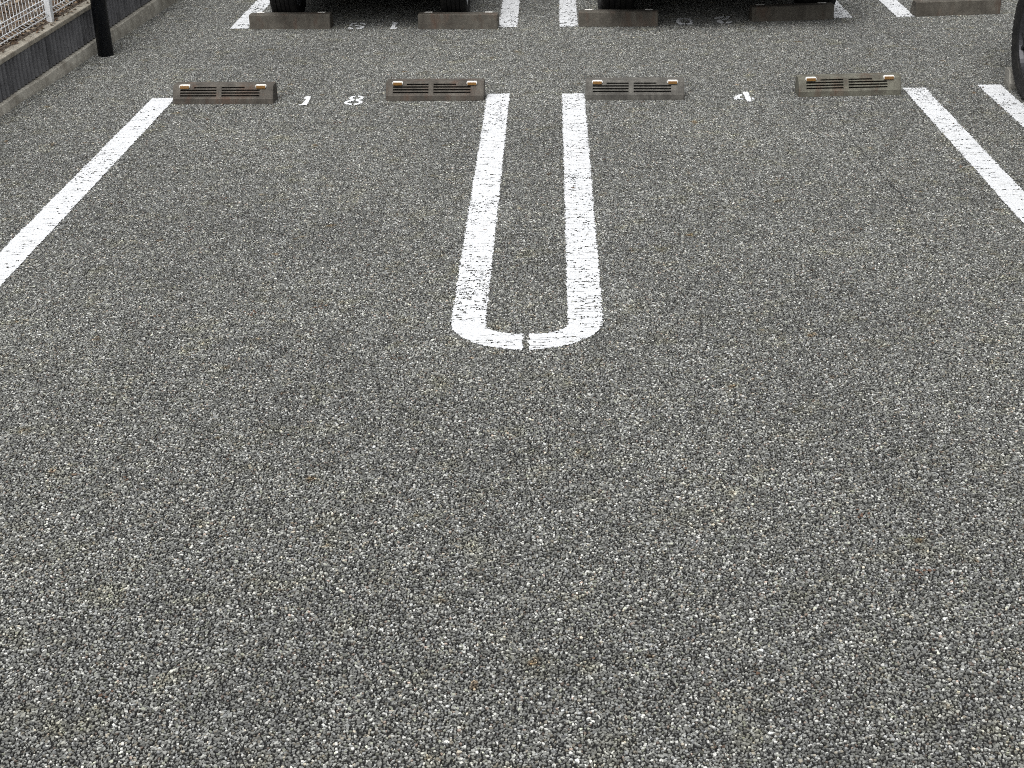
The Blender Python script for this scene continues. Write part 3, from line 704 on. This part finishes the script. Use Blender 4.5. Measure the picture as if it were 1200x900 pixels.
    # doors, handles, lamps, plate, bumper trim, mirrors, wipers
    for s in (-1, 1):
        for y0, y1 in ((ar+.06, wb*.5-.01), (wb*.5+.01, wb-ar-.04)):
            d = box('door', s*h-.012, s*h+.006, y0, y1, zb+.12, belt-.01, paintm, car, .006)
            box('handle', s*(h+.014)-.01, s*(h+.014)+.01, y0+.08, y0+.22, belt-.14, belt-.115, m_trim, d, .006)
        box('tail_light', s*(h-.12)-.06, s*(h-.12)+.06, -ro-.004, -ro+.10, belt*.72, belt*.98, m_red, car, .01)
        box('headlight', s*(h-.17)-.13, s*(h-.17)+.13, wb+fo-.12, wb+fo+.004, hood-.24, hood-.10, m_clear, car, .02)
        box('wing_mirror', s*(h+.09)-.08, s*(h+.09)+.08, wb-.42, wb-.34, belt+.02, belt+.16, paintm, car, .02)
        make_wheel(car, s*(h-ins-tw/2), 0, Rr, tw, s, rimm, spokes); make_wheel(car, s*(h-ins-tw/2), wb, Rr, tw, s, rimm, spokes)
    box('rear_bumper', -h+.02, h-.02, -ro-.02, -ro+.07, zbr+.02, zbr+.20, m_trim, car, .02)
    box('front_bumper', -h+.02, h-.02, wb+fo-.08, wb+fo+.02, zb+.04, zb+.24, m_trim, car, .02)
    box('grille', -h*.5, h*.5, wb+fo-.05, wb+fo+.006, hood-.26, hood-.10, m_trim, car, .008)
    box('licence_plate', -.165, .165, -ro-.03, -ro-.005, zbr+.24, zbr+.405, m_plate, car, .003)
    for x in (-.5, .5): box('roof_rail', x*W_*.66-.02, x*W_*.66+.02, rt_y0+.1, rt_y1-.1, H-.01, H+.03, m_trim, car, .008)
    if spare:
        sp = make_wheel(car, 0, -ro-.12, Rr*.95, .2, 1, rimm, spokes); sp.name = 'spare_wheel'; sp.rotation_euler = (0, 0, -math.pi/2); sp.location.z = belt*.86
    return car
P1 = carpaint('silver_car_paint', (.32, .33, .34)); P2 = carpaint('dark_car_paint', (.05, .055, .065)); P3 = carpaint('black_car_paint', (.012, .012, .013))
make_car('parked_car', (-1.368, 10.765, 0), -.012, 1.475, 1.62, 2.46, .55, .48, .285, .19, .012, .15, .40, .98, .98, P1, m_rims, 7,
         'far left parked car shading the upside-down 15, two rear tyres against its stops')
make_car('parked_car', (1.205, 10.80, 0), .03, 1.76, 1.50, 2.60, .70, .85, .325, .245, .012, .15, .32, .92, .88, P2, m_rimb, 5,
         'dark car over the numeral 20 in the far bay right of the white twin lines', False)
make_car('parked_car', (3.632, 8.135, 0), math.pi, 1.80, 1.72, 2.45, .66, .55, .36, .21, -.022, .34, .56, 1.08, 1.04, P3, m_rimb, 6,
         'black off-roader at the right edge with a black alloy wheel against its stop', True, True)
